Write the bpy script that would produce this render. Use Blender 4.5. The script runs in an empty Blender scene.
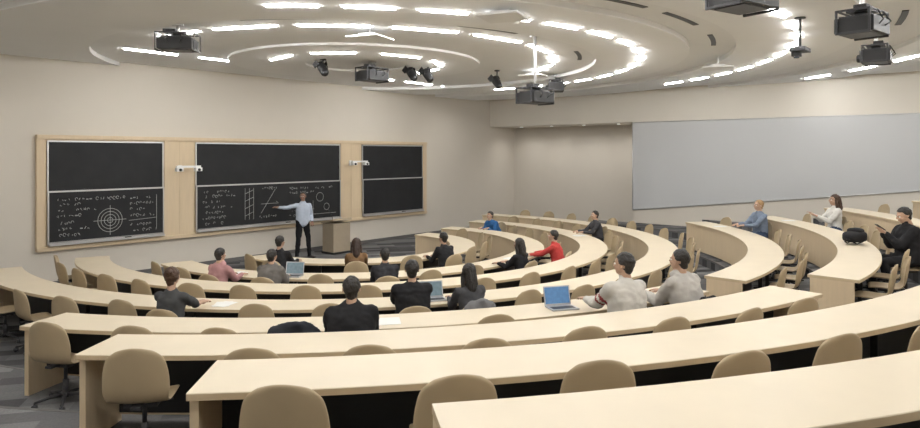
import bpy, bmesh, math, random
from mathutils import Vector, Matrix, noise
random.seed(7)
scene=bpy.context.scene
COL=scene.collection
# ------------------------------------------------------------------ materials
def mat(name,col,rough=.6,metal=0,var=.0,scale=8,emit=None,es=1,stretch=None,bump=0,spec=.5):
    m=bpy.data.materials.new(name); m.use_nodes=True
    nt=m.node_tree; b=nt.nodes['Principled BSDF']
    b.inputs['Roughness'].default_value=rough; b.inputs['Metallic'].default_value=metal
    b.inputs['Specular IOR Level'].default_value=spec
    c=(*col,1)
    b.inputs['Base Color'].default_value=c
    tc=nt.nodes.new('ShaderNodeTexCoord'); mp=nt.nodes.new('ShaderNodeMapping')
    nt.links.new(tc.outputs['Object'],mp.inputs[0])
    if stretch: mp.inputs['Scale'].default_value=stretch
    n=nt.nodes.new('ShaderNodeTexNoise'); n.inputs['Scale'].default_value=scale; n.inputs['Detail'].default_value=4
    nt.links.new(mp.outputs[0],n.inputs['Vector'])
    r=nt.nodes.new('ShaderNodeMix'); r.data_type='RGBA'
    r.inputs[6].default_value=tuple(max(0,x*(1-var)) for x in col)+(1,)
    r.inputs[7].default_value=tuple(min(1,x*(1+var)) for x in col)+(1,)
    nt.links.new(n.outputs['Fac'],r.inputs[0]); nt.links.new(r.outputs[2],b.inputs['Base Color'])
    if bump:
        bp=nt.nodes.new('ShaderNodeBump'); bp.inputs['Strength'].default_value=bump; bp.inputs['Distance'].default_value=.01
        nt.links.new(n.outputs['Fac'],bp.inputs['Height']); nt.links.new(bp.outputs[0],b.inputs['Normal'])
    if emit:
        b.inputs['Emission Color'].default_value=(*emit,1); b.inputs['Emission Strength'].default_value=es
    return m
M_wall=mat('wall_paint_beige',(.655,.61,.54),.85,var=.02,scale=2)
M_bulk=mat('wall_paint_light',(.70,.66,.59),.85,var=.02,scale=2)
M_ceil=mat('ceiling_white',(.86,.865,.865),.9,var=.02,scale=1.5)
M_ceil2=mat('ceiling_panel_white',(.90,.905,.905),.85,var=.02,scale=1.5)
M_maple=mat('maple_laminate',(.68,.59,.445),.42,var=.06,scale=3,stretch=(1,1,1))
M_mapleedge=mat('maple_edge',(.58,.46,.30),.5,var=.08,scale=10)
M_mpanel=mat('maple_panel',(.66,.53,.36),.5,var=.08,scale=4,stretch=(6,6,.5))
M_black=mat('black_plastic',(.015,.015,.016),.45,var=.1)
M_dark=mat('dark_grey_metal',(.05,.05,.055),.4,metal=.3,var=.1)
M_alu=mat('aluminium',(.62,.62,.62),.35,metal=.7,var=.03)
M_white=mat('white_plastic',(.8,.8,.79),.4,var=.02)
M_chair=mat('chair_shell_tan',(.43,.34,.215),.5,var=.04)
M_chalkb=mat('chalkboard_slate',(.017,.018,.02),.6,var=.35,scale=2.5,spec=.3)
M_chalk=mat('chalk',(.48,.48,.47),.9,var=.1)
M_wb=mat('projection_wall_grey',(.53,.54,.55),.5,var=.015,scale=1)
M_light=mat('led_diffuser',(.9,.9,.9),.5,emit=(1,.99,.97),es=58)
M_glass=mat('lens_glass',(.03,.04,.06),.08,var=.1)
M_screen=mat('laptop_screen',(.05,.12,.25),.25,emit=(.16,.36,.62),es=.25,var=.5,scale=20)
M_screen2=mat('laptop_screen_dim',(.10,.14,.16),.25,emit=(.3,.42,.48),es=.2,var=.5,scale=20)
M_silver=mat('laptop_silver',(.5,.5,.52),.35,metal=.6,var=.02)
M_paper=mat('paper',(.78,.78,.76),.8,var=.03)
M_base=mat('rubber_baseboard',(.12,.115,.11),.7,var=.05)
def carpet():
    m=bpy.data.materials.new('carpet_plank_grey'); m.use_nodes=True; nt=m.node_tree; b=nt.nodes['Principled BSDF']
    b.inputs['Roughness'].default_value=.95
    tc=nt.nodes.new('ShaderNodeTexCoord'); mp=nt.nodes.new('ShaderNodeMapping'); nt.links.new(tc.outputs['Object'],mp.inputs[0])
    mp.inputs['Rotation'].default_value=(0,0,.6)
    br=nt.nodes.new('ShaderNodeTexBrick'); nt.links.new(mp.outputs[0],br.inputs[0])
    br.inputs['Scale'].default_value=1; br.inputs['Brick Width'].default_value=1.0; br.inputs['Row Height'].default_value=.25
    br.inputs['Mortar Size'].default_value=.0
    br.inputs['Color1'].default_value=(.03,.03,.033,1); br.inputs['Color2'].default_value=(.25,.25,.255,1)
    w=nt.nodes.new('ShaderNodeTexNoise'); w.inputs['Scale'].default_value=60; nt.links.new(mp.outputs[0],w.inputs[0])
    mx=nt.nodes.new('ShaderNodeMix'); mx.data_type='RGBA'; mx.blend_type='MULTIPLY'; mx.inputs[0].default_value=.5
    nt.links.new(br.outputs[0],mx.inputs[6]); nt.links.new(w.outputs[0],mx.inputs[7]); nt.links.new(mx.outputs[2],b.inputs['Base Color'])
    return m
M_carpet=carpet()
# ------------------------------------------------------------------ mesh builder
class MB:
    def __init__(s): s.v=[];s.f=[];s.m=[];s.s=[]
    def add(s,vs,fs,mat=0,smooth=False,M=None):
        o=len(s.v)
        for v in vs:
            v=Vector(v); s.v.append(M@v if M else v)
        for f in fs: s.f.append([i+o for i in f]); s.m.append(mat); s.s.append(smooth)
    def box(s,c,d,mat=0,M=None):
        x,y,z=[q/2 for q in d]; c=Vector(c)
        vs=[c+Vector((a*x,b*y,e*z)) for a in(-1,1) for b in(-1,1) for e in(-1,1)]
        s.add(vs,[(0,1,3,2),(4,6,7,5),(0,4,5,1),(2,3,7,6),(0,2,6,4),(1,5,7,3)],mat,False,M)
    def rings(s,rings,mat=0,smooth=True,M=None,caps=True):
        n=len(rings[0]); vs=[p for r in rings for p in r]; fs=[]
        for i in range(len(rings)-1):
            for j in range(n):
                k=(j+1)%n; fs.append((i*n+j,i*n+k,(i+1)*n+k,(i+1)*n+j))
        if caps:
            fs.append(tuple(reversed(range(n)))); o=(len(rings)-1)*n; fs.append(tuple(range(o,o+n)))
        s.add(vs,fs,mat,smooth,M)
    def tube(s,pts,rads,n=10,mat=0,M=None,smooth=True,round_=False):
        pts=[Vector(p) for p in pts]
        if not isinstance(rads,(list,tuple)): rads=[rads]*len(pts)
        if round_:
            d0=(pts[1]-pts[0]).normalized(); d1=(pts[-1]-pts[-2]).normalized()
            P=[];R=[]
            for a in(80,50,25): P.append(pts[0]-d0*rads[0]*math.sin(math.radians(a)));R.append(rads[0]*math.cos(math.radians(a)))
            P+=pts;R+=list(rads)
            for a in(25,50,80): P.append(pts[-1]+d1*rads[-1]*math.sin(math.radians(a)));R.append(rads[-1]*math.cos(math.radians(a)))
            pts,rads=P,R
        rs=[];prev=None
        for i,p in enumerate(pts):
            t=(pts[min(i+1,len(pts)-1)]-pts[max(i-1,0)]).normalized()
            if prev is None:
                a=Vector((0,0,1)) if abs(t.z)<.9 else Vector((1,0,0)); u=t.cross(a).normalized()
            else: u=(prev-t*prev.dot(t)).normalized()
            prev=u; w=t.cross(u)
            rs.append([p+(u*math.cos(2*math.pi*k/n)+w*math.sin(2*math.pi*k/n))*rads[i] for k in range(n)])
        s.rings(rs,mat,smooth,M)
    def ell(s,c,r,mat=0,M=None,nu=16,nv=10,fn=None):
        c=Vector(c); vs=[];fs=[]
        for i in range(nv+1):
            th=math.pi*(i+.0)/nv
            th=min(max(th,.02),math.pi-.02)
            for j in range(nu):
                ph=2*math.pi*j/nu
                d=Vector((math.sin(th)*math.cos(ph),math.sin(th)*math.sin(ph),math.cos(th)))
                k=fn(d) if fn else 1
                vs.append(c+Vector((d.x*r[0],d.y*r[1],d.z*r[2]))*k)
        for i in range(nv):
            for j in range(nu):
                k=(j+1)%nu; fs.append((i*nu+j,(i+1)*nu+j,(i+1)*nu+k,i*nu+k))
        fs.append(tuple(range(nu))); fs.append(tuple(reversed(range(nv*nu,nv*nu+nu))))
        s.add(vs,fs,mat,True,M)
    def mesh(s,name,mats):
        me=bpy.data.meshes.new(name); me.from_pydata([tuple(v) for v in s.v],[],s.f)
        for m in mats: me.materials.append(m)
        me.polygons.foreach_set('material_index',s.m); me.polygons.foreach_set('use_smooth',s.s); me.update()
        return me
    def obj(s,name,mats,parent=None,loc=None,rot=None):
        return link(name,s.mesh(name,mats),parent,loc,rot)
def link(name,me,parent=None,loc=None,rot=None,M=None):
    o=bpy.data.objects.new(name,me); COL.objects.link(o)
    if parent: o.parent=parent
    if loc is not None: o.location=loc
    if rot is not None: o.rotation_euler=rot
    if M is not None: o.matrix_local=M
    return o
def bevel(o,w=.005,seg=2):
    b=o.modifiers.new('bevel','BEVEL'); b.width=w; b.segments=seg; b.limit_method='ANGLE'; return o
def evalmesh(o,name):
    dg=bpy.context.evaluated_depsgraph_get(); dg.update()
    me=bpy.data.meshes.new_from_object(o.evaluated_get(dg)); me.name=name
    bpy.data.objects.remove(o)
    return me
def remesh(mb,voxel,smooth=3,name='tmp',dec=None):
    o=mb.obj(name,[M_white])
    r=o.modifiers.new('r','REMESH'); r.mode='VOXEL'; r.voxel_size=voxel; r.use_smooth_shade=True
    if smooth: s=o.modifiers.new('s','SMOOTH'); s.iterations=smooth; s.factor=.5
    if dec: d=o.modifiers.new('d','DECIMATE'); d.ratio=dec
    me=evalmesh(o,name)
    for p in me.polygons: p.use_smooth=True
    return me
# ------------------------------------------------------------------ layout constants (metres)
CX,CY=10.38,12.0          # focus of all the seating rings
XR=20.84; XL=-1.6; YF=16.1; YB=-3.4; ZC=5.04
R=[2.8,4.4,5.8,7.25,9.1,10.5,12.05,13.6]
F=[0,0,.08,.15,.36,.56,.81,1.05]
rad=math.radians
def pol(r,phi,z=0): return Vector((CX+r*math.sin(rad(phi)),CY-r*math.cos(rad(phi)),z))
# ------------------------------------------------------------------ chair (built first, mesh shared)
def chair_mesh():
    prof=[(.22,.425,.19,0),(.19,.445,.215,0),(.10,.45,.225,0),(.0,.445,.228,0),(-.10,.44,.228,0),(-.17,.455,.225,0),(-.215,.50,.23,0),(-.235,.57,.242,0),(-.25,.66,.24,.0),(-.265,.76,.225,.010),(-.275,.83,.208,.026),(-.282,.875,.185,.045),(-.284,.90,.13,.035)]
    b=MB(); NW=10; vs=[];fs=[]
    for i,(py,pz,hw,dr) in enumerate(prof):
        back=min(1,max(0,(i-4)/4))
        for j in range(NW+1):
            q=-1+2*j/NW
            x=q*hw; dy=.05*back*q*q; dz=(1-back)*.018*q*q-dr*q*q
            vs.append((x,py+dy,pz+dz))
    for i in range(len(prof)-1):
        for j in range(NW):
            a=i*(NW+1)+j; fs.append((a,a+1,a+NW+2,a+NW+1))
    b.add(vs,fs,0,True)
    o=b.obj('t',[M_chair]); s=o.modifiers.new('s','SOLIDIFY'); s.thickness=.016; s.offset=0
    u=o.modifiers.new('u','SUBSURF'); u.levels=1
    shell=evalmesh(o,'shell')
    b=MB()
    b.tube([(0,0,.10),(0,0,.25)],.028,12,1); b.tube([(0,0,.25),(0,0,.41)],.018,12,1)
    b.box((0,0,.415),(.24,.22,.03),1); b.box((0,-.14,.43),(.07,.16,.02),1)
    b.tube([(.10,.02,.405),(.2,.04,.405)],.007,6,1)
    b.tube([(0,0,.075),(0,0,.125)],.04,12,1)
    for i in range(5):
        a=2*math.pi*i/5+.3; c,s_=math.cos(a),math.sin(a)
        b.tube([(.03*c,.03*s_,.105),(.15*c,.15*s_,.095),(.27*c,.27*s_,.07)],[.02,.017,.013],6,1)
        ca,sa=math.cos(a+1.2),math.sin(a+1.2)
        b.tube([(.27*c-.018*ca,.27*s_-.018*sa,.028),(.27*c+.018*ca,.27*s_+.018*sa,.028)],.028,10,1)
        b.tube([(.27*c,.27*s_,.04),(.27*c,.27*s_,.075)],.008,6,1)
    bm=bmesh.new(); bm.from_mesh(shell)
    for f in bm.faces: f.smooth=True
    m2=b.mesh('b',[M_chair,M_dark]); bm.from_mesh(m2)
    me=bpy.data.meshes.new('swivel_chair'); bm.to_mesh(me); me.materials.append(M_chair); me.materials.append(M_dark)
    return me
CH=chair_mesh()
def place(r,phi,z,turn=0):
    return Matrix.Translation(pol(r,phi,z))@Matrix.Rotation(rad(phi+turn),4,'Z')
def chair(r,phi,z,turn=0): return link('swivel_chair',CH,M=place(r,phi,z,turn))
# ------------------------------------------------------------------ people
def seg_dist(p,a,b):
    ab=b-a; t=max(0,min(1,(p-a).dot(ab)/max(ab.length_squared,1e-9))); return (p-(a+ab*t)).length,t
def ik(s,w,l1,l2,pole):
    d=w-s; L=min(d.length,(l1+l2)*.995); dn=d.normalized(); w=s+dn*L
    a=(l1*l1-l2*l2+L*L)/(2*L); h=math.sqrt(max(0,l1*l1-a*a))
    pp=(pole-dn*pole.dot(dn)).normalized()
    return s+dn*a+pp*h,w
def head_mesh():
    b=MB()
    b.ell((0,-.012,.140),(.074,.094,.088)); b.ell((0,.022,.085),(.060,.070,.072)); b.ell((0,.050,.045),(.036,.034,.034))
    b.ell((0,.062,.142),(.052,.026,.014)); b.tube([(0,.086,.128),(0,.108,.098),(0,.092,.088)],[.009,.013,.010],8,round_=True)
    for s in(-1,1):
        b.ell((s*.033,.066,.092),(.022,.024,.020)); b.ell((s*.077,-.004,.112),(.009,.020,.032)); b.ell((s*.012,.094,.092),(.009,.010,.008))
    b.ell((0,.083,.066),(.024,.012,.007)); b.ell((0,.081,.056),(.020,.011,.007))
    b.tube([(0,-.035,-.05),(0,-.02,.06)],[.050,.048],14,round_=True)
    return remesh(b,.0065,2,'head')
HEAD=head_mesh()
M_lip=mat('lips',(.40,.16,.13),.5)
def facebits():
    b=MB()
    for s in(-1,1):
        b.ell((s*.030,.077,.118),(.013,.011,.009),0); b.ell((s*.030,.0865,.118),(.0055,.003,.0055),1)
        b.tube([(s*.045,.079,.136),(s*.030,.088,.139),(s*.015,.089,.136)],.0035,6,1)
    b.tube([(-.022,.088,.061),(0,.0955,.0615),(.022,.088,.061)],[.002,.0045,.002],6,2)
    return b.mesh('face_details',[M_white,M_black,M_lip])
FACE=facebits()
def hair_mesh(style,seed=0):
    b=MB()
    def sm(a,b_,x): t=max(0,min(1,(x-a)/(b_-a))); return t*t*(3-2*t)
    def fn(d):
        k=1.0
        az=math.atan2(d.x,d.y)
        f=sm(-.25,.75,d.y)
        line=-.98*(1-f)+.40*f+.16*noise.noise(Vector((az*2.5,seed*3.1,0)))
        if style in('short','crop') and abs(d.x)>.75 and d.y>-.3: line=max(line,-.30)
        if style=='crop': line+=.08; k-=.03
        k*=(1-.26*(1-sm(line-.10,line+.10,d.z)))
        return k
    b.ell((0,-.020,.142),(.083,.100,.097),nu=44,nv=28,fn=fn)
    if style in('short','crop'): b.ell((0,-.052,.075),(.056,.042,.055))
    if style=='long':
        b.tube([(0,-.06,.15),(0,-.085,.04),(0,-.10,-.07),(0,-.11,-.17)],[.066,.070,.066,.035],12,round_=True)
        for s in(-1,1): b.tube([(s*.06,-.01,.16),(s*.080,-.005,.06),(s*.080,-.03,-.05),(s*.06,-.07,-.15)],[.03,.028,.034,.016],8,round_=True)
    if style=='bun': b.ell((0,-.115,.19),(.042,.036,.04)); b.ell((0,-.065,.07),(.045,.035,.05))
    if style=='pony': b.tube([(0,-.10,.17),(0,-.15,.14),(0,-.15,.02),(0,-.13,-.08)],[.02,.032,.03,.01],10,round_=True)
    me=remesh(b,.0065,1,'hair_'+style)
    amp=.007 if style!='crop' else .003
    for v in me.vertices:
        c=v.co; st=(14,14,14) if style in('short','bun') else (26,26,5)
        n=noise.noise(Vector((c.x*st[0]*2.2+seed*7,c.y*st[1]*2.2,c.z*st[2]*2.2)))+.5*noise.noise(Vector((c.x*90,c.y*90,c.z*60+seed)))
        v.co=c+v.normal*(n*amp+.001)
    return me
HAIRS={s:[hair_mesh(s,i*3+j) for j in range(4 if s in('short',) else 1)] for i,s in enumerate(['short','long','bun','pony','crop'])}
def hand_mesh(curl=.5):
    b=MB()
    b.tube([(0,-.03,0),(0,.0,0)],[.026,.027],12,round_=True)
    rs=[]
    for y_,w,h in((-.005,.026,.019),(.02,.034,.017),(.05,.040,.016),(.078,.040,.014),(.09,.036,.011)):
        rs.append([(w*math.cos(t),y_,h*math.sin(t)) for t in [2*math.pi*i/14 for i in range(14)]])
    b.rings(rs)
    for x,l,sp in((.029,.066,.06),(.0105,.075,.02),(-.0095,.070,-.03),(-.028,.055,-.09)):
        p=Vector((x,.080,0)); pts=[p.copy()]; a=0
        for f,c in((.45,.25),(.3,.45),(.25,.35)):
            a+=c*curl; p=p+Vector((sp*math.cos(a)*l*f*1.5,math.cos(a)*l*f,-math.sin(a)*l*f)); pts.append(p.copy())
        b.tube(pts,[.0095,.0088,.008,.0068],8,round_=True)
    b.tube([(.022,.018,-.004),(.045,.04,-.012),(.056,.066,-.018),(.057,.088,-.022)],[.013,.0115,.0098,.008],8,round_=True)
    return remesh(b,.0042,1,'hand',dec=.5)
HAND_L=hand_mesh(.7)
HAND_R=HAND_L.copy()
for v in HAND_R.vertices: v.co.x=-v.co.x
HAND_R.flip_normals()
MATC={}
def cmat(pref,c,**k):
    key=(pref,c)
    if key not in MATC: MATC[key]=mat(pref,c,**k)
    return MATC[key]
M_sole=mat('shoe_leather',(.03,.028,.027),.5)
PC_=[0]
def person(name,M,J,shirt,pants,skin=(.48,.31,.22),hair=(.015,.012,.01),style='short',yaw=0,pitch=0,scale=1,short_sleeve=False,hood=False,stripe=None,bulk=1.0,fem=False,headsc=1,vox=.0165):
    PC_[0]+=1
    root=bpy.data.objects.new(name,None); root.empty_display_size=.2; COL.objects.link(root); root.matrix_world=M@Matrix.Scale(scale,4)
    ms=cmat('fabric_shirt',shirt,rough=.85,var=.15,scale=12,bump=.5,spec=.2); mp=cmat('fabric_trousers',pants,rough=.85,var=.12,scale=25,bump=.2,spec=.2)
    mk=cmat('skin',skin,rough=.55,var=.05,scale=12); mh=cmat('hair',hair,rough=.55,var=.35,scale=70,bump=.8)
    mst=cmat('fabric_stripe',stripe or shirt,rough=.85)
    b=MB(); segs=[]
    pel,che,nb,hb=J['pel'],J['che'],J['nb'],J['hb']; sp=(nb-pel).normalized()
    side=(J['sh'][1]-J['sh'][0]).normalized(); fw=sp.cross(side)*-1
    if fem: W=[(.13,.11),(.178,.135),(.168,.128),(.152,.115),(.158,.122),(.152,.105),(.10,.078),(.052,.052)]
    else: W=[(.13,.11),(.185,.138),(.182,.135),(.178,.130),(.184,.132),(.178,.112),(.115,.082),(.056,.056)]
    L=(nb-pel).length; T=[-.17,-.05,.12,.32,.62,.82,.94,1.02]
    rs=[]
    def se(a,p): c=math.cos(a); s_=math.sin(a); return math.copysign(abs(c)**p,c),math.copysign(abs(s_)**p,s_)
    for (w,h),t in zip(W,T):
        c=pel+sp*L*t; w*=bulk;h*=bulk
        rs.append([c+side*w*se(a,.85)[0]+fw*h*se(a,.85)[1] for a in [2*math.pi*i/24 for i in range(24)]])
    b.rings(rs); segs.append((pel,nb-sp*.08,.13*bulk,0))
    nr=.046 if fem else .052
    b.tube([nb-sp*.05,hb+sp*.03],[nr,nr*.96],12,round_=True); segs.append((nb+sp*.0,hb+sp*.03,.05,2))
    kb=1+(bulk-1)*1.5
    for i in(0,1):
        sh,el,wr=J['sh'][i],J['el'][i],J['wr'][i]
        b.tube([nb-sp*.085,nb-sp*.075+(sh-nb+sp*.075)*.55,sh],[.05*kb,.058*kb,.060*kb],12,round_=True)
        b.tube([sh,sh.lerp(el,.35),el],[.063*kb,.061*kb,.053*kb],12,round_=True)
        if short_sleeve: b.tube([el,el.lerp(wr,.3),wr],[.042,.040,.027],12,round_=True)
        else: b.tube([el,el.lerp(wr,.3),el.lerp(wr,.93)],[.053*kb,.050*kb,.037*(1+(kb-1)*.5)],12,round_=True)
        segs+=[(nb-sp*.06,sh,.05*kb,0),(sh,el,.05*kb,0),(el,wr-(wr-el)*.02,.038,2 if short_sleeve else 0)]
        hp,kn,an=J['hp'][i],J['kn'][i],J['an'][i]; td=J['toe'][i]
        b.tube([hp,hp.lerp(kn,.4),kn],[.096,.090,.066],14,round_=True)
        b.tube([kn,kn.lerp(an,.35),an],[.066,.062,.052],12,round_=True)
        segs+=[(hp,kn,.08,1),(kn,an,.05,1)]
        h0=an+Vector((0,0,-.045))
        b.tube([h0-td*.05,h0+td*.05,h0+td*.14,h0+td*.2],[.038,.04,.038,.028],10,round_=True)
        segs.append((an+Vector((0,0,-.06))-td*.05,an+Vector((0,0,-.06))+td*.2,.036,3))
    if hood:
        b.tube([nb+side*.085+fw*.03,nb-fw*.06+side*.06+sp*.015,nb-fw*.09+sp*.01,nb-fw*.06-side*.06+sp*.015,nb+fw*.03-side*.085],[.024,.036,.048,.036,.024],10,round_=True)
        segs+= [(nb-fw*.09+side*.05,nb-fw*.09-side*.05,.06,0),(nb+side*.085,nb-fw*.08,.05,0),(nb-side*.085,nb-fw*.08,.05,0)]
    else:
        cr=nr+.012; pts=[nb+sp*.005+side*cr*math.cos(a)+fw*(cr*math.sin(a)+.005)-sp*.02*max(0,math.sin(a)) for a in [2*math.pi*i/12 for i in range(13)]]
        b.tube(pts,.013,8,round_=True)
        for q in range(0,12,2): segs.append((pts[q],pts[q+2],.03,0))
    me=remesh(b,vox,2,'body')
    for m_ in (ms,mp,mk,M_sole,mst): me.materials.append(m_)
    me.materials.pop(index=0)
    zmin=min(J['an'][0].z,J['an'][1].z)-.085
    sd=PC_[0]*1.7
    for v in me.vertices:
        c=v.co
        if c.z<zmin+.003: c.z=zmin+.003; continue
        n=noise.noise(Vector((c.x*9+sd,c.y*9,c.z*13)))+.5*noise.noise(Vector((c.x*20,c.y*20+sd,c.z*28)))
        v.co=c+v.normal*n*.013
    for p in me.polygons:
        c=p.center; best=9;bi=0
        for a,b_,r,mi in segs:
            d,t=seg_dist(c,a,b_); d-=r
            if d<best: best=d;bi=mi
        if bi==0 and stripe:
            for i in(0,1):
                d,t=seg_dist(c,J['sh'][i],J['el'][i])
                if d<.10 and (.38<t<.52 or .62<t<.74): bi=4
        p.material_index=bi
    link('body',me,root)
    HM=Matrix.Translation(hb)@Matrix.Rotation(rad(yaw),4,'Z')@Matrix.Rotation(rad(-pitch),4,'X')@Matrix.Scale(headsc,4)
    if 'hz' in J: HM=Matrix.Translation(hb)@Matrix.Rotation(J['hz'],4,'Z')@Matrix.Rotation(rad(-pitch),4,'X')
    hl=HAIRS[style]
    for nm,mesh_,mm in(('head',HEAD,mk),('hair',hl[PC_[0]%len(hl)],mh)):
        o=link(nm,mesh_,root,M=HM); o.material_slots[0].link='OBJECT'; o.material_slots[0].material=mm
    link('face',FACE,root,M=HM)
    for i,(nm,hm) in enumerate((('hand_left',HAND_L),('hand_right',HAND_R))):
        el,wr=J['el'][i],J['wr'][i]; yv=(wr-el).normalized()
        if J.get('flat',True): yv=Vector((yv.x,yv.y,-.05)).normalized()
        up=Vector((0,0,1))
        xv=yv.cross(up).normalized(); zv=xv.cross(yv)
        HMm=Matrix((xv,yv,zv)).transposed().to_4x4(); HMm.translation=wr
        o=link(nm,hm,root,M=HMm); o.material_slots[0].link='OBJECT'; o.material_slots[0].material=mk
    return root
def seated(lean=12,wl=(-.13,.47,.785),wr=(.13,.47,.785),fem=False):
    V=Vector; a=rad(lean); d=V((0,math.sin(a),math.cos(a)))
    J={}; J['pel']=V((0,-.06,.545)); L=.51 if not fem else .485
    J['nb']=J['pel']+d*L; J['che']=J['pel']+d*.34
    dn=V((0,math.sin(a*.9),math.cos(a*.9))); J['hb']=J['nb']+dn*.035+V((0,.015,0))
    sw=.175 if not fem else .152
    J['sh']=[J['nb']-d*.075+V((s*sw,0,0)) for s in(-1,1)]
    J['el']=[];J['wr']=[]
    for s,sh,w in((-1,J['sh'][0],V(wl)),(1,J['sh'][1],V(wr))):
        e,w2=ik(sh,w,.29,.25,V((s*.28,-.4,-1))); J['el'].append(e);J['wr'].append(w2)
    J['hp']=[V((s*.09,-.04,.535)) for s in(-1,1)]
    J['kn']=[V((s*.13,.38,.52)) for s in(-1,1)]
    J['an']=[V((s*.13,.36+.06*s,.085)) for s in(-1,1)]
    J['toe']=[V((s*.1,1,0)).normalized() for s in(-1,1)]
    return J
occ={k:[] for k in range(8)}
def student(k,phi,name='seated_student',dr=.42,turn=0,lean=12,wl=None,wr=None,fem=False,phone=False,**kw):
    occ[k].append(phi)
    z=F[k]; M=place(R[k]+dr,phi,z,turn)
    args={}
    if wl: args['wl']=wl
    if wr: args['wr']=wr
    J=seated(lean,fem=fem,**args)
    if wl and wl[2]>.83: J['flat']=False
    root=person(name,M,J,fem=fem,vox=.021 if k<3 else .0165,**kw)
    if phone:
        w=(J['wr'][0]+J['wr'][1])/2; d=((J['wr'][1]-J['el'][1])+(J['wr'][0]-J['el'][0])).normalized()
        b=MB(); b.box((0,0,0),(.075,.15,.009),0); b.box((0,0,.005),(.068,.138,.002),1)
        P=w+d*.09+Vector((0,0,.022))
        link('smartphone',b.mesh('smartphone',[M_black,M_glass]),root,M=Matrix.Translation(P)@Matrix.Rotation(rad(35),4,'X'))
    chair(R[k]+dr,phi,z,turn)
BLK=(.018,.018,.02); JEAN=(.04,.06,.11)
student(0,-68.5,'seated_man',shirt=BLK,pants=JEAN)
student(0,-41.2,'seated_woman',shirt=(.17,.10,.05),pants=BLK,fem=True,style='long',hair=(.03,.015,.01))
student(0,-7.2,'seated_man',shirt=BLK,pants=BLK,lean=18)
student(1,-69.7,'seated_woman',shirt=(.42,.23,.23),pants=JEAN,hood=True,style='short',fem=True,bulk=1.08)
student(1,-58.4,'seated_man',shirt=(.14,.13,.12),pants=BLK,lean=20,bulk=1.1,hood=True)
student(1,-35.3,'seated_man',shirt=(.03,.03,.035),pants=BLK,lean=16)
student(1,-1.4,'seated_woman',shirt=BLK,pants=BLK,style='long',fem=True)
student(1,15.3,'seated_man',shirt=(.44,.05,.045),pants=BLK,lean=14,dr=.5,wl=(-.13,.54,.785),wr=(.13,.54,.785))
student(1,84.3,'seated_man',shirt=(.03,.11,.28),pants=BLK,lean=32,style='short')
student(2,55.3,'seated_man',shirt=(.05,.05,.055),pants=BLK,lean=10)
student(3,-57.8,'seated_woman',shirt=(.06,.062,.065),pants=BLK,fem=True,style='bun',hair=(.07,.035,.02),lean=4,scale=1.04,short_sleeve=True,yaw=12)
student(3,-35.8,'seated_man',shirt=BLK,pants=BLK,lean=6,bulk=1.12,scale=1.07,yaw=-10)
student(3,-30.0,'seated_woman',shirt=(.06,.06,.065),pants=BLK,fem=True,style='long',lean=16,scale=1.03)
student(4,-41.2,'seated_man',shirt=BLK,pants=BLK,lean=14,bulk=1.22,hood=True,scale=1.03)
student(4,-23.3,'seated_man',shirt=(.58,.56,.52),pants=BLK,lean=8,stripe=(.28,.04,.045),bulk=1.12,scale=1.1,yaw=20)
student(4,-17.6,'seated_man',shirt=(.46,.44,.41),pants=(.08,.08,.09),lean=16,bulk=1.12,hood=True,scale=1.08,yaw=15)
student(4,40.3,'seated_man',shirt=(.17,.21,.28),pants=JEAN,hair=(.32,.2,.09),lean=4,scale=1.08,wl=(-.12,.42,.785),wr=(.12,.42,.785),turn=10)
student(5,36.8,'seated_woman',shirt=(.62,.61,.58),pants=JEAN,fem=True,style='long',hair=(.06,.03,.018),lean=0,wl=(-.1,.35,.85),wr=(.1,.35,.87),scale=1.08)
student(5,13.5,'seated_man',shirt=BLK,pants=BLK,lean=4,wl=(-.05,.30,.93),wr=(.05,.30,.93),bulk=1.2,scale=1.1,turn=22,pitch=18,dr=.38,phone=True)
V=Vector
J=dict(pel=V((0,0,.98)),che=V((0,0,1.3)),nb=V((0,.01,1.49)),hb=V((0,.02,1.535)),
 sh=[V((-.19,0,1.41)),V((.19,0,1.41))],el=[V((-.25,-.03,1.13)),V((.46,.03,1.37))],wr=[V((-.20,.16,.98)),V((.70,.08,1.40))],
 hp=[V((-.09,0,.95)),V((.09,0,.95))],kn=[V((-.14,.04,.52)),V((.13,.03,.52))],an=[V((-.20,-.02,.085)),V((.16,.0,.085))],
 toe=[V((-.3,1,0)).normalized(),V((.25,1,0)).normalized()],flat=False)
J['hz']=rad(-35)
person('lecturer',Matrix.Translation((11.05,15.05,0))@Matrix.Rotation(rad(165),4,'Z'),J,shirt=(.48,.54,.64),pants=(.012,.012,.014),skin=(.28,.16,.11),style='crop',scale=1.04,vox=.018)
# ------------------------------------------------------------------ room shell
def boxobj(name,lo,hi,m):
    b=MB(); b.box([(a+c)/2 for a,c in zip(lo,hi)],[c-a for a,c in zip(lo,hi)]); return b.obj(name,[m])
XREC=XR+1.65
boxobj('wall_front',(XL,YF,-.1),(XREC+.2,YF+.2,ZC+.3),M_wall)
boxobj('wall_left',(XL-.2,YB-.2,-.1),(XL,YF+.2,ZC+.3),M_wall)
boxobj('wall_back',(XL,YB-.2,-.1),(XREC+.2,YB,ZC+.3),M_wall)
boxobj('wall_right',(XR,YB,-.1),(XR+.2,10.0,3.96),M_wall)
boxobj('wall_right_alcove',(XREC,9.8,-.1),(XREC+.2,YF,3.96),M_wall)
boxobj('wall_alcove_return',(XR+.2,9.8,-.1),(XREC,10.0,3.96),M_wall)
boxobj('wall_right_bulkhead',(XR,YB,3.96),(XREC+.2,YF,ZC+.3),M_bulk)
boxobj('ceiling',(XL,YB,ZC),(XR,YF,ZC+.2),M_ceil)
bm=bmesh.new()
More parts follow.
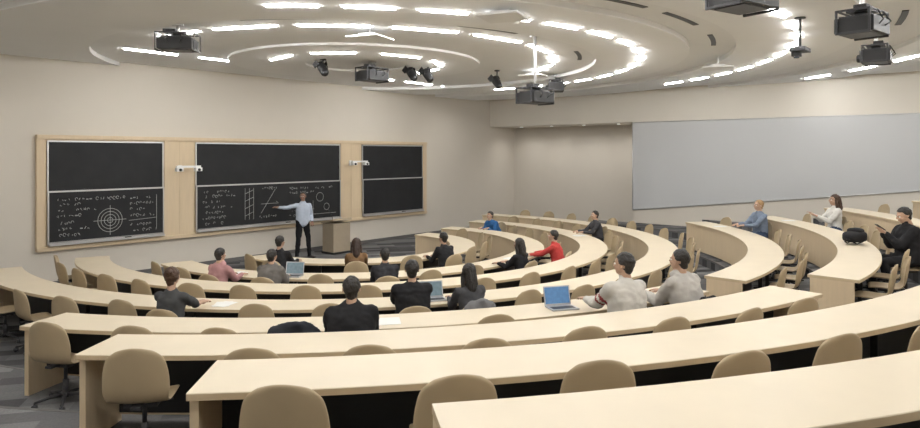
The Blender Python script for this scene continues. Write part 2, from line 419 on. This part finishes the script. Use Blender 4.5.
def ringprism(rin,rout,z0,z1,ymax=None,step=2.0):
    b=bmesh.new(); n=int(360/step); V=[]
    for i in range(n):
        a=i*step
        V.append([b.verts.new(pol(r,a,z)) for r,z in((rin,z0),(rout,z0),(rout,z1),(rin,z1))])
    for i in range(n):
        j=(i+1)%n
        for k in range(4):
            l=(k+1)%4; b.faces.new((V[i][k],V[j][k],V[j][l],V[i][l]))
    bmesh.ops.recalc_face_normals(b,faces=b.faces)
    def cut(co,no):
        g=b.verts[:]+b.edges[:]+b.faces[:]
        bmesh.ops.bisect_plane(b,geom=g,plane_co=co,plane_no=no,clear_outer=True)
        be=[e for e in b.edges if len(e.link_faces)==1]
        if be: bmesh.ops.holes_fill(b,edges=be)
    cut((XR,0,0),(1,0,0)); cut((XL,0,0),(-1,0,0)); cut((0,YB,0),(0,-1,0)); cut((0,YF,0),(0,1,0))
    if ymax is not None: cut((0,ymax,0),(0,1,0))
    me=bpy.data.meshes.new('t'); b.to_mesh(me); b.free(); return me
b=MB(); b.box(((XL+XREC)/2,(YB+YF)/2,-.06),(XREC-XL,YF-YB,.12)); base=b.mesh('fl',[M_carpet]); bm.from_mesh(base)
YM=[0,0,14.4,13.8,12.6,11.4,10.2,9.0,8.0]
for k in range(2,9):
    rin=R[k]-.72 if k<8 else 14.55
    z=F[k] if k<8 else 1.30
    bm.from_mesh(ringprism(rin,34,-.05,z,YM[k]))
me=bpy.data.meshes.new('floor'); bm.to_mesh(me); me.materials.append(M_carpet); link('floor',me)
b=MB()
for k in range(2,8):
    rin=R[k]-.72
    for i in range(-46,46):
        a0,a1=i*2,i*2+2
        p0,p1=pol(rin,a0),pol(rin,a1)
        if max(p0.y,p1.y)>YM[k] or min(p0.x,p1.x)<XL+.05 or max(p0.x,p1.x)>XR-.05: continue
        vs=[pol(r,a,z) for a in(a0,a1) for r,z in((rin-.008,F[k]-.035),(rin+.03,F[k]-.035),(rin+.03,F[k]+.004),(rin-.008,F[k]+.004))]
        b.add(vs,[(0,4,5,1),(1,5,6,2),(2,6,7,3),(3,7,4,0)],0)
b.obj('trim_step_nosing',[M_base])
boxobj('baseboard_front',(XL,YF-.015,0),(XR,YF,.1),M_base)
# ceiling ring panels
for i,(r0,r1,z) in enumerate([(5.55,7.45,4.95),(8.3,10.3,4.95),(11.4,13.0,4.96)]):
    me=ringprism(r0,r1,z,ZC,step=1.5); me.materials.append(M_ceil2); link('trim_ceiling_ring_%d'%(i+1),me)
me=ringprism(1.2,2.9,4.99,ZC,step=3); me.materials.append(M_ceil2); link('trim_ceiling_ring_4',me)
def inroom(p,m=.25): return XL+m<p.x<XR-m and YB+m<p.y<YF-m
b=MB()
def arcbar(b,r,a0,a1,w,z0,z1,mat=0,n=None):
    n=n or max(2,int((a1-a0)/2)+1); rs=[]
    for i in range(n+1):
        a=a0+(a1-a0)*i/n
        rs.append([pol(r-w/2,a,z0),pol(r+w/2,a,z0),pol(r+w/2,a,z1),pol(r-w/2,a,z1)])
    b.rings(rs,mat,False)
def lightring(r,seg,gap,z,lo,hi,w=.055,straight=False):
    st=math.degrees((seg+gap)/r); sa=math.degrees(seg/r); a=lo
    while a<hi:
        if inroom(pol(r,a)) and inroom(pol(r,a+sa)): arcbar(b,r,a,a+sa,w,z-.024,z+.002,n=1 if straight else None)
        a+=st
lightring(2.0,.95,.55,4.99,-112,75,straight=True)
lightring(4.65,1.2,.38,ZC,-92,62,straight=True)
lightring(6.5,.72,.36,4.95,-52,100)
lightring(9.3,.72,.40,4.95,-85,66)
lightring(12.2,.9,.8,4.96,-80,60)
lightring(14.6,1.1,.6,ZC,-60,60)  # unseen ring behind the camera, added to brighten the foreground
x=5.85
while x<17:
    b.box((x+.55,13.95,ZC-.012),(1.1,.06,.024)); x+=1.62
b.obj('linear_ceiling_lights',[M_light])
b=MB()
for r,a in((5.2,-22),(5.2,20),(5.2,-62),(7.9,-18),(7.9,-5),(7.9,12),(10.8,-8),(10.8,8)):
    arcbar(b,r,a,a+60/r*1.2,.09,ZC-.012,ZC+.002)
b.obj('ceiling_air_diffusers',[M_dark])
M_lampd=mat('downlight_lens',(.9,.9,.88),.5,emit=(1,.95,.88),es=6)
def downlight(x,y_,z,power,size=75,tx=0,ty=0):
    b=MB(); b.tube([(0,0,-.012),(0,0,.0)],[.075,.08],20,0,smooth=False); b.tube([(0,0,-.014),(0,0,-.011)],.055,20,1,smooth=False)
    o=b.obj('recessed_downlight',[M_white,M_lampd],loc=(x,y_,z))
    l=bpy.data.lights.new('lamp','SPOT'); l.energy=power; l.spot_size=rad(size*2); l.spot_blend=1; l.shadow_soft_size=.08; l.color=(1,.97,.93)
    lo=bpy.data.objects.new('lamp',l); COL.objects.link(lo); lo.parent=o; lo.location=(0,0,-.03)
    lo.rotation_euler=(ty,tx,0)
for yy_ in (10.9,12.3,13.7,15.1): downlight(XR+.75,yy_,3.955,48,75)
for xx_ in (17.9,19.4): downlight(xx_,14.8,ZC,50,78)  # added wash lamps to brighten the right end of the front wall
for xx_ in (-.4,1.4,3.2): downlight(xx_,14.8,ZC,50,78)  # more added wash lamps, for the left end of the front wall
# ------------------------------------------------------------------ right wall projection surface
def zb(y): return .98+(10.07-y)*.1165
b=MB(); y0,y1=9.99,-2.6
poly=[(y0,zb(y0)),(y1,zb(y1)),(y1,3.95),(y0,3.95)]
vs=[(XR-.035,y,z) for y,z in poly]+[(XR-.005,y,z) for y,z in poly]
b.add(vs,[(0,1,2,3),(7,6,5,4),(0,4,5,1),(1,5,6,2),(2,6,7,3),(3,7,4,0)])
b.tube([(XR-.03,y0,zb(y0)),(XR-.03,y1,zb(y1))],.018,6,1); b.tube([(XR-.03,y0,zb(y0)),(XR-.03,y0,3.94)],.015,6,1)
b.tube([(XR-.03,y0,3.94),(XR-.03,y1,3.94)],.015,6,1)
b.obj('whiteboard_wall_panel',[M_wb,M_alu])
# ------------------------------------------------------------------ chalkboards
b=MB(); y=YF-.003
b.box((10.975,y-.03,2.035),(12.15,.06,2.51),0)
for x0,x1 in((4.9,5.08),(7.66,8.42),(13.18,14.0),(16.86,17.05)):
    b.box(((x0+x1)/2,y-.075,2.035),(x1-x0,.03,2.51),0)
b.box((10.975,y-.09,.82),(12.15,.06,.09),0); b.box((10.975,y-.09,3.25),(12.15,.06,.09),0)
for xs in (8.04,13.59): b.box((xs,y-.092,2.035),(.006,.004,2.3),1)
o=b.obj('chalkboard_wood_surround',[M_mpanel,M_mapleedge]); bevel(o,.004)
def chalkboard(x0,x1):
    b=MB(); w=x1-x0; xc=(x0+x1)/2
    for z0,z1,yy in((2.0,3.16,y-.085),(.93,2.06,y-.115)):
        b.box((xc,yy,(z0+z1)/2),(w,.02,z1-z0),0)
        for zz in(z0,z1): b.box((xc,yy-.005,zz),(w+.02,.035,.035),1)
        for xx in(x0,x1): b.box((xx,yy-.005,(z0+z1)/2),(.03,.035,z1-z0),1)
        b.box((xc,yy-.02,z0+.03),(w*.98,.02,.012),1)
    b.box((xc,y-.16,.90),(w,.12,.02),1); b.box((xc,y-.215,.91),(w,.012,.04),1)
    for i in range(5): b.tube([(x0+.3+i*.33,y-.17,.92),(x0+.37+i*.33,y-.175,.92)],.006,6,2)
    b.box((xc+.4,y-.17,.93),(.13,.05,.035),3)
    return b.obj('chalkboard',[M_chalkb,M_alu,M_chalk,M_dark])
chalkboard(5.11,7.62); chalkboard(8.47,13.13); chalkboard(14.05,16.82)
b=MB(); yy=y-.127
def stroke(pts,w=.005): b.tube([(p[0],yy,p[1]) for p in pts],w,4,0,smooth=False)
def glyph(x,z,s):
    k=random.random()
    if k<.3: stroke([(x+s*.4*math.cos(t),z+s*.5*math.sin(t)) for t in [i*.9 for i in range(int(random.uniform(5,8)))]])
    elif k<.85:
        stroke([(x+random.uniform(-.4,.4)*s,z+random.uniform(-.5,.5)*s) for _ in range(random.randint(3,5))])
    elif k<.93: stroke([(x-s*.4,z),(x+s*.4,z)]); stroke([(x-s*.4,z-.2*s),(x+s*.4,z-.2*s)])
def textline(x,z,n,s=.07):
    for i in range(n):
        if random.random()<.88: glyph(x+i*s*1.05,z+random.uniform(-.01,.01),s*random.uniform(.7,1.1))
def circ(x,z,r,w=.005,n=20,e=1): stroke([(x+r*math.cos(2*math.pi*i/n),z+e*r*math.sin(2*math.pi*i/n)) for i in range(n+1)],w)
for z,n in((1.88,10),(1.77,7),(1.64,11),(1.52,8),(1.36,6),(1.24,9),(1.1,6)): textline(5.27+random.uniform(0,.1),z,n)
for r in(.06,.13,.2,.27): circ(6.38,1.36,r,.0055)
stroke([(6.02,1.36),(6.74,1.36)]); stroke([(6.38,1.02),(6.38,1.70)]); textline(6.1,1.87,9)
for z,n in((1.85,8),(1.72,9),(1.58,7),(1.44,8),(1.22,7),(1.08,9)): textline(6.85,z,n)
stroke([(6.8,1.32),(7.45,1.35)]); stroke([(7.45,1.1),(7.45,1.9)])
for z,n in((1.9,10),(1.78,12),(1.64,7),(1.5,11),(1.36,8),(1.22,9),(1.08,7)): textline(8.65+random.uniform(0,.1),z,n)
for i in range(3): stroke([(9.85+i*.13,1.1),(9.85+i*.13,1.95)])
for i in range(4): stroke([(9.85,1.2+i*.2),(10.1,1.3+i*.2)])
stroke([(10.35,1.25),(10.8,1.9)]); stroke([(10.35,1.5),(10.9,1.5),(10.83,1.55)]); textline(10.3,1.15,8); textline(10.4,1.93,7)
for z,n in((1.9,10),(1.76,12),(1.4,9),(1.25,12),(1.1,10)): textline(11.3,z,n)
circ(12.35,1.6,.13); circ(12.6,1.3,.10); textline(12.2,1.88,9); stroke([(12.1,1.1),(12.95,1.1)]); stroke([(12.1,1.1),(12.1,1.5)])
b.obj('chalk_writing',[M_chalk])
def bracket(x,z):
    b=MB()
    b.box((x,y-.108,z),(.10,.03,.16),0); b.tube([(x,y-.11,z+.03),(x,y-.55,z+.05)],.014,8,0)
    b.box((x,y-.55,z+.05),(.62,.05,.05),0)
    for dx in(-.24,.24):
        b.box((x+dx,y-.56,z-.02),(.16,.12,.09),0); b.tube([(x+dx,y-.61,z-.02),(x+dx,y-.65,z-.03)],.032,12,1)
    b.obj('board_camera_bracket',[M_white,M_black])
bracket(8.04,2.52); bracket(13.55,2.60)
# ------------------------------------------------------------------ desks
def desk(k,a0,a1):
    Rk,z0=R[k],F[k]; b=MB(); n=max(3,int((a1-a0)/1.5))
    def sweep(prof,mat,A0=a0,A1=a1,N=n,smooth=False):
        rs=[[pol(r,A0+(A1-A0)*i/N,z0+z) for r,z in prof] for i in range(N+1)]
        b.rings(rs,mat,smooth)
    t=.74
    sweep([(Rk-.6,t-.004),(Rk-.596,t),(Rk-.004,t),(Rk,t-.004),(Rk-.0,t-.006),(Rk-.6,t-.006)],0)
    sweep([(Rk-.6,t-.0062),(Rk-.0,t-.0062),(Rk-.0,t-.042),(Rk-.6,t-.042)],1)
    ea=math.degrees(.05/Rk)
    sweep([(Rk-.565,.06),(Rk-.545,.06),(Rk-.545,t-.037),(Rk-.565,t-.037)],2,a0+ea,a1-ea)
    sweep([(Rk-.544,.08),(Rk-.535,.08),(Rk-.535,t-.04),(Rk-.544,t-.04)],3,a0+ea,a1-ea)  # black backing sheet, stands in for the deep shade under the desktop
    sweep([(Rk-.53,t-.12),(Rk-.38,t-.12),(Rk-.38,t-.1),(Rk-.53,t-.1)],3,a0+ea,a1-ea)
    for e0,e1 in((a0+.001,a0+ea),(a1-ea,a1-.001)):
        sweep([(Rk-.57,.0),(Rk-.06,.0),(Rk-.06,t-.037),(Rk-.57,t-.037)],2,e0,e1,1)
    m=max(1,round(rad(a1-a0)*Rk/1.8)); w=math.degrees(.025/Rk)
    for i in range(1,m):
        a=a0+(a1-a0)*i/m
        sweep([(Rk-.3,.0),(Rk-.24,.0),(Rk-.24,t-.037),(Rk-.3,t-.037)],3,a-w,a+w,1)
        sweep([(Rk-.52,t-.08),(Rk-.08,t-.08),(Rk-.08,t-.037),(Rk-.52,t-.037)],3,a-w,a+w,1)
        sweep([(Rk-.5,.0),(Rk-.1,.0),(Rk-.1,.03),(Rk-.5,.03)],3,a-w,a+w,1)
    b.obj('curved_lecture_desk',[M_maple,M_mapleedge,M_mpanel,M_black])
def span(k):
    if k<4:
        e=[.3,.8,2.3,1.6][k]; e2=[.3,.8,.9,1.5][k]
        return [(-90-math.degrees(math.asin(e/R[k])),90+math.degrees(math.asin(e2/R[k])))]
    l=[8.12,8.38,8.57,8.64][k-4]; r=[7.1,7.65,8.3,8.6][k-4]
    return [(-math.degrees(math.asin(l/R[k])),-11.2),(-4.6,math.degrees(math.asin(r/R[k])))]
for k in range(8):
    for a0,a1 in span(k): desk(k,a0,a1)
# ------------------------------------------------------------------ chairs
for k in range(8):
    for a0,a1 in span(k):
        r=R[k]+.06; st=math.degrees((.87 if k>0 else .8)/r); a=a0+math.degrees(.60/r)
        if k==7 and a0<-20: a=max(a,-28)
        while a<a1-math.degrees(.4/r):
            if all(abs(a-p)>math.degrees(.60/r) for p in occ[k]): chair(r+random.uniform(-.04,.07),a,F[k],random.uniform(-9,9))
            a+=st
# ------------------------------------------------------------------ laptops and things
def laptop(k,phi,off=.22,turn=0,scr=M_screen2):
    b=MB(); b.box((0,0,.009),(.33,.23,.016),0); b.box((0,-.02,.0175),(.28,.11,.002),1)
    Mx=Matrix.Translation((0,.115,.016))@Matrix.Rotation(rad(-15),4,'X')
    b.box((0,0,.11),(.33,.008,.22),0,Mx); b.box((0,-.0045,.112),(.305,.002,.19),2,Mx)
    o=b.obj('laptop',[M_silver,M_black,scr]); o.matrix_world=place(R[k]-off,phi,F[k]+.741,turn); bevel(o,.002)
laptop(1,-56.5); laptop(4,-25.6,.25,-8,M_screen); laptop(3,-32.4,.25)
def papers(k,phi,n=2):
    b=MB()
    for i in range(n):
        Mx=Matrix.Rotation(random.uniform(-.4,.4),4,'Z'); b.box((i*.03,0,.001+.002*i),(.21,.297,.0018),0,Mx)
    o=b.obj('paper_sheets',[M_paper]); o.matrix_world=place(R[k]-.28,phi,F[k]+.7415)
for k,p in((1,-72),(3,-55.5),(0,-73),(4,-20.4),(4,-38.8),(2,50),(1,8),(4,43.5),(5,40)): papers(k,p)
def jacket(k,phi,dr,c,turn=0,w=.25):
    b=MB()
    rs=[]
    for z_,ww,t in((.925,w*.55,.03),(.90,w*.8,.045),(.82,w,.06),(.62,w+.02,.065),(.46,w+.03,.07),(.34,w,.045)):
        rs.append([(ww*math.cos(a)+.01*math.sin(5*a+z_*9),-.285+t*math.sin(a)+.012*math.sin(a*4+z_*17),z_+.015*math.sin(a*3)) for a in [2*math.pi*i/24 for i in range(24)]])
    b.rings(rs)
    for s in(-1,1): b.tube([(s*w*.8,-.28,.84),(s*(w+.03),-.30,.65),(s*(w+.01),-.32,.42)],[.045,.05,.04],10,round_=True)
    me=remesh(b,.018,2,'draped_jacket')
    for v in me.vertices:
        v.co+=v.normal*.022*noise.noise(Vector((v.co.x*14+phi,v.co.y*10,v.co.z*7)))
    me.materials.clear(); me.materials.append(cmat('fabric_shirt',c,rough=.85,var=.15,scale=12,bump=.5,spec=.2))
    link('draped_jacket',me,M=place(R[k]+dr,phi,F[k],turn))
jacket(4,-44.4,.10,(.025,.028,.035))
jacket(3,-30.0,.43,(.16,.16,.165),w=.2)
jacket(4,-17.6,.43,(.02,.02,.022),w=.22)
def backpack(M,c):
    b=MB(); rs=[]
    for z_,w_,d_ in((0,.13,.07),(.03,.155,.095),(.15,.16,.10),(.3,.145,.09),(.38,.11,.065),(.41,.05,.03)):
        rs.append([(w_*math.copysign(abs(math.cos(a))**.6,math.cos(a)),d_*math.copysign(abs(math.sin(a))**.6,math.sin(a)),z_) for a in [2*math.pi*(i+.5)/24 for i in range(24)]])
    b.rings(rs)
    rs=[]
    for z_,w_,d_ in((.03,.10,.03),(.06,.12,.05),(.18,.12,.05),(.22,.10,.03)):
        rs.append([(w_*math.copysign(abs(math.cos(a))**.6,math.cos(a)),-.10+d_*math.sin(a),z_) for a in [2*math.pi*(i+.5)/20 for i in range(20)]])
    b.rings(rs)
    for s in(-1,1): b.tube([(s*.07,.08,.37),(s*.08,.115,.25),(s*.09,.09,.05)],.011,8)
    b.tube([(-.03,.03,.40),(0,.03,.46),(.03,.03,.40)],.009,8)
    link('backpack',b.mesh('backpack',[cmat('fabric_shirt',c,rough=.85,var=.15,scale=12,bump=.5,spec=.2)]),M=M)
backpack(place(R[5]-.3,16.5,F[5]+.741+.13,60)@Matrix.Translation((0,-.2,.0))@Matrix.Rotation(rad(-90),4,'X'),BLK)
# ------------------------------------------------------------------ lectern
b=MB()
b.box((0,0,.44),(.62,.5,.88),0); b.box((0,0,.03),(.66,.54,.06),1)
Mx=Matrix.Translation((0,0,.93))@Matrix.Rotation(rad(10),4,'X'); b.box((0,0,0),(.70,.56,.035),2,Mx); b.box((0,.26,.03),(.70,.03,.035),2,Mx)
b.box((0,-.255,.48),(.5,.012,.66),1)
b.tube([(.2,.1,.95),(.22,.05,1.12),(.2,-.08,1.23)],.008,6,1); b.tube([(.2,-.08,1.23),(.19,-.11,1.245)],.014,8,1)
o=b.obj('lectern',[mat('lectern_veneer',(.36,.30,.22),.5,var=.1),M_black,mat('lectern_top',(.45,.37,.26),.5,var=.1)],loc=(12.35,15.2,0),rot=(0,0,rad(180))); bevel(o,.006)
# ------------------------------------------------------------------ projectors
def cam2room(X,Y): return (.647*X+.763*Y,-.763*X+.647*Y)
def projector(x,y_,z,s=1.0,face=None,ztop=ZC):
    b=MB()
    b.box((0,0,.0),(.60,.48,.20),0); b.box((0,.0,.115),(.50,.40,.03),1); b.box((0,0,-.105),(.46,.36,.02),1)
    b.tube([(.08,.24,0),(.08,.31,0)],[.08,.072],20,0,smooth=False); b.tube([(.08,.31,0),(.08,.32,0)],.058,20,2)
    for i in range(7): b.box((-.2+i*.024,.242,0),(.01,.006,.13),1)
    for i in range(9): b.box((.303,-.16+i*.035,0),(.006,.016,.12),1)
    for sx in(-.335,.335):
        for sy in(-.2,.2): b.box((sx,sy,.04),(.018,.03,.32),1)
        b.box((sx,0,-.11),(.018,.42,.03),1); b.box((sx,0,.19),(.018,.42,.03),1)
    for sy in(-.2,.2): b.box((0,sy,.195),(.68,.03,.02),1)
    b.box((0,0,.2),(.3,.3,.025),1); b.box((0,0,.16),(.14,.14,.08),1)
    b.box((-.12,-.05,.235),(.22,.16,.07),0)
    for q in(-.1,.1): b.tube([(q,-.24,0),(q*1.4,-.30,.05),(q,-.22,.19)],.01,6,0)
    h=(ztop-z)/s
    b.tube([(0,0,.2),(0,0,h-.02)],.03,12,3); b.tube([(0,0,h-.03),(0,0,h)],.1,16,3)
    o=b.obj('ceiling_projector',[M_black,M_dark,M_glass,M_alu])
    fx,fy=(face or (CX,CY)); a=math.atan2(fy-y_,fx-x)-math.pi/2
    o.matrix_world=Matrix.Translation((x,y_,z))@Matrix.Rotation(a,4,'Z')@Matrix.Scale(s,4); bevel(o,.008)
def PC(px,py,Y):
    X=(px-460)/660*Y; return cam2room(X,Y)+(2.88+(154-py)/660*Y,)
def spot(x,y_,z,ztop):
    b=MB(); b.tube([(0,0,ztop-z),(0,0,.10)],.018,8,0); b.tube([(0,0,ztop-z-.03),(0,0,ztop-z)],.07,12,0)
    b.tube([(-.13,0,-.02),(-.13,0,.08),(0,0,.12),(.13,0,.08),(.13,0,-.02)],.012,6,0)
    Mx=Matrix.Rotation(rad(50),4,'X')
    b.tube([(0,-.16,0),(0,-.12,0),(0,.02,0),(0,.17,0)],[.06,.09,.10,.10],16,0,Mx,smooth=False); b.tube([(0,.165,0),(0,.175,0)],.085,16,1,Mx)
    for s in(-1,1): b.box((s*.1,.18,0),(.012,.12,.16),0,Mx@Matrix.Rotation(rad(s*-12),4,'Z'))
    b.obj('stage_spotlight',[M_black,M_glass],loc=(x,y_,z))
for px,py,Y,s in((178,40,11,.92),(372,76,15.5,1.0),(535,98,12,.9),(556,86,18,.9),(862,27,7.6,.85),(876,57,10.5,.85),(742,-1,6.8,.95)):
    x,y_,z=PC(px,py,Y); z=min(z,4.7); projector(x,y_,z,s,face=(CX+ (1 if px>500 else 0),YF))
for px,py,Y in((323,62,15),(412,74,16),(428,76,16),(497,83,17)):
    x,y_,z=PC(px,py,Y); spot(x,y_,min(z,4.8),ZC)
x,y_,z=PC(800,48,10); b=MB(); b.tube([(0,0,0),(0,0,4.95-z)],.02,8,0); b.box((0,0,-.03),(.34,.22,.06),0); b.box((0,.05,-.09),(.12,.12,.07),0); b.tube([(0,.05,-.12),(0,.05,-.15)],.04,12,1); b.tube([(0,0,4.93-z),(0,0,4.955-z)],.08,12,0)
bevel(b.obj('ceiling_camera',[M_black,M_glass],loc=(x,y_,z)),.005)
for px,py,Y in((370,38,11.5),(503,17,9.5),(718,68,14.5),(533,76,17)):
    x,y_,z=PC(px,py,Y); z=min(z,4.9); b=MB()
    b.tube([(0,0,.02),(0,0,ZC-z)],.015,8,0); b.box((0,0,0),(.62,.62,.03),0); b.box((0,0,.04),(.3,.3,.06),0)
    bevel(b.obj('ceiling_speaker',[M_white],loc=(x,y_,z),rot=(0,0,.3)),.01)
# ------------------------------------------------------------------ camera
cam=bpy.data.cameras.new('camera'); co=bpy.data.objects.new('camera',cam); COL.objects.link(co)
co.location=(0,0,2.88); co.rotation_euler=(rad(90),0,rad(-49.7))
cam.sensor_width=36; cam.lens=660/920*36; cam.shift_y=-60/920; cam.clip_start=.05
scene.camera=co
w=bpy.data.worlds.new('w'); scene.world=w; w.use_nodes=True; w.node_tree.nodes['Background'].inputs[0].default_value=(.5,.5,.5,1); w.node_tree.nodes['Background'].inputs[1].default_value=.3
scene.view_settings.view_transform='Standard'
scene.view_settings.exposure=.32
print('OBJECTS',len(bpy.data.objects))
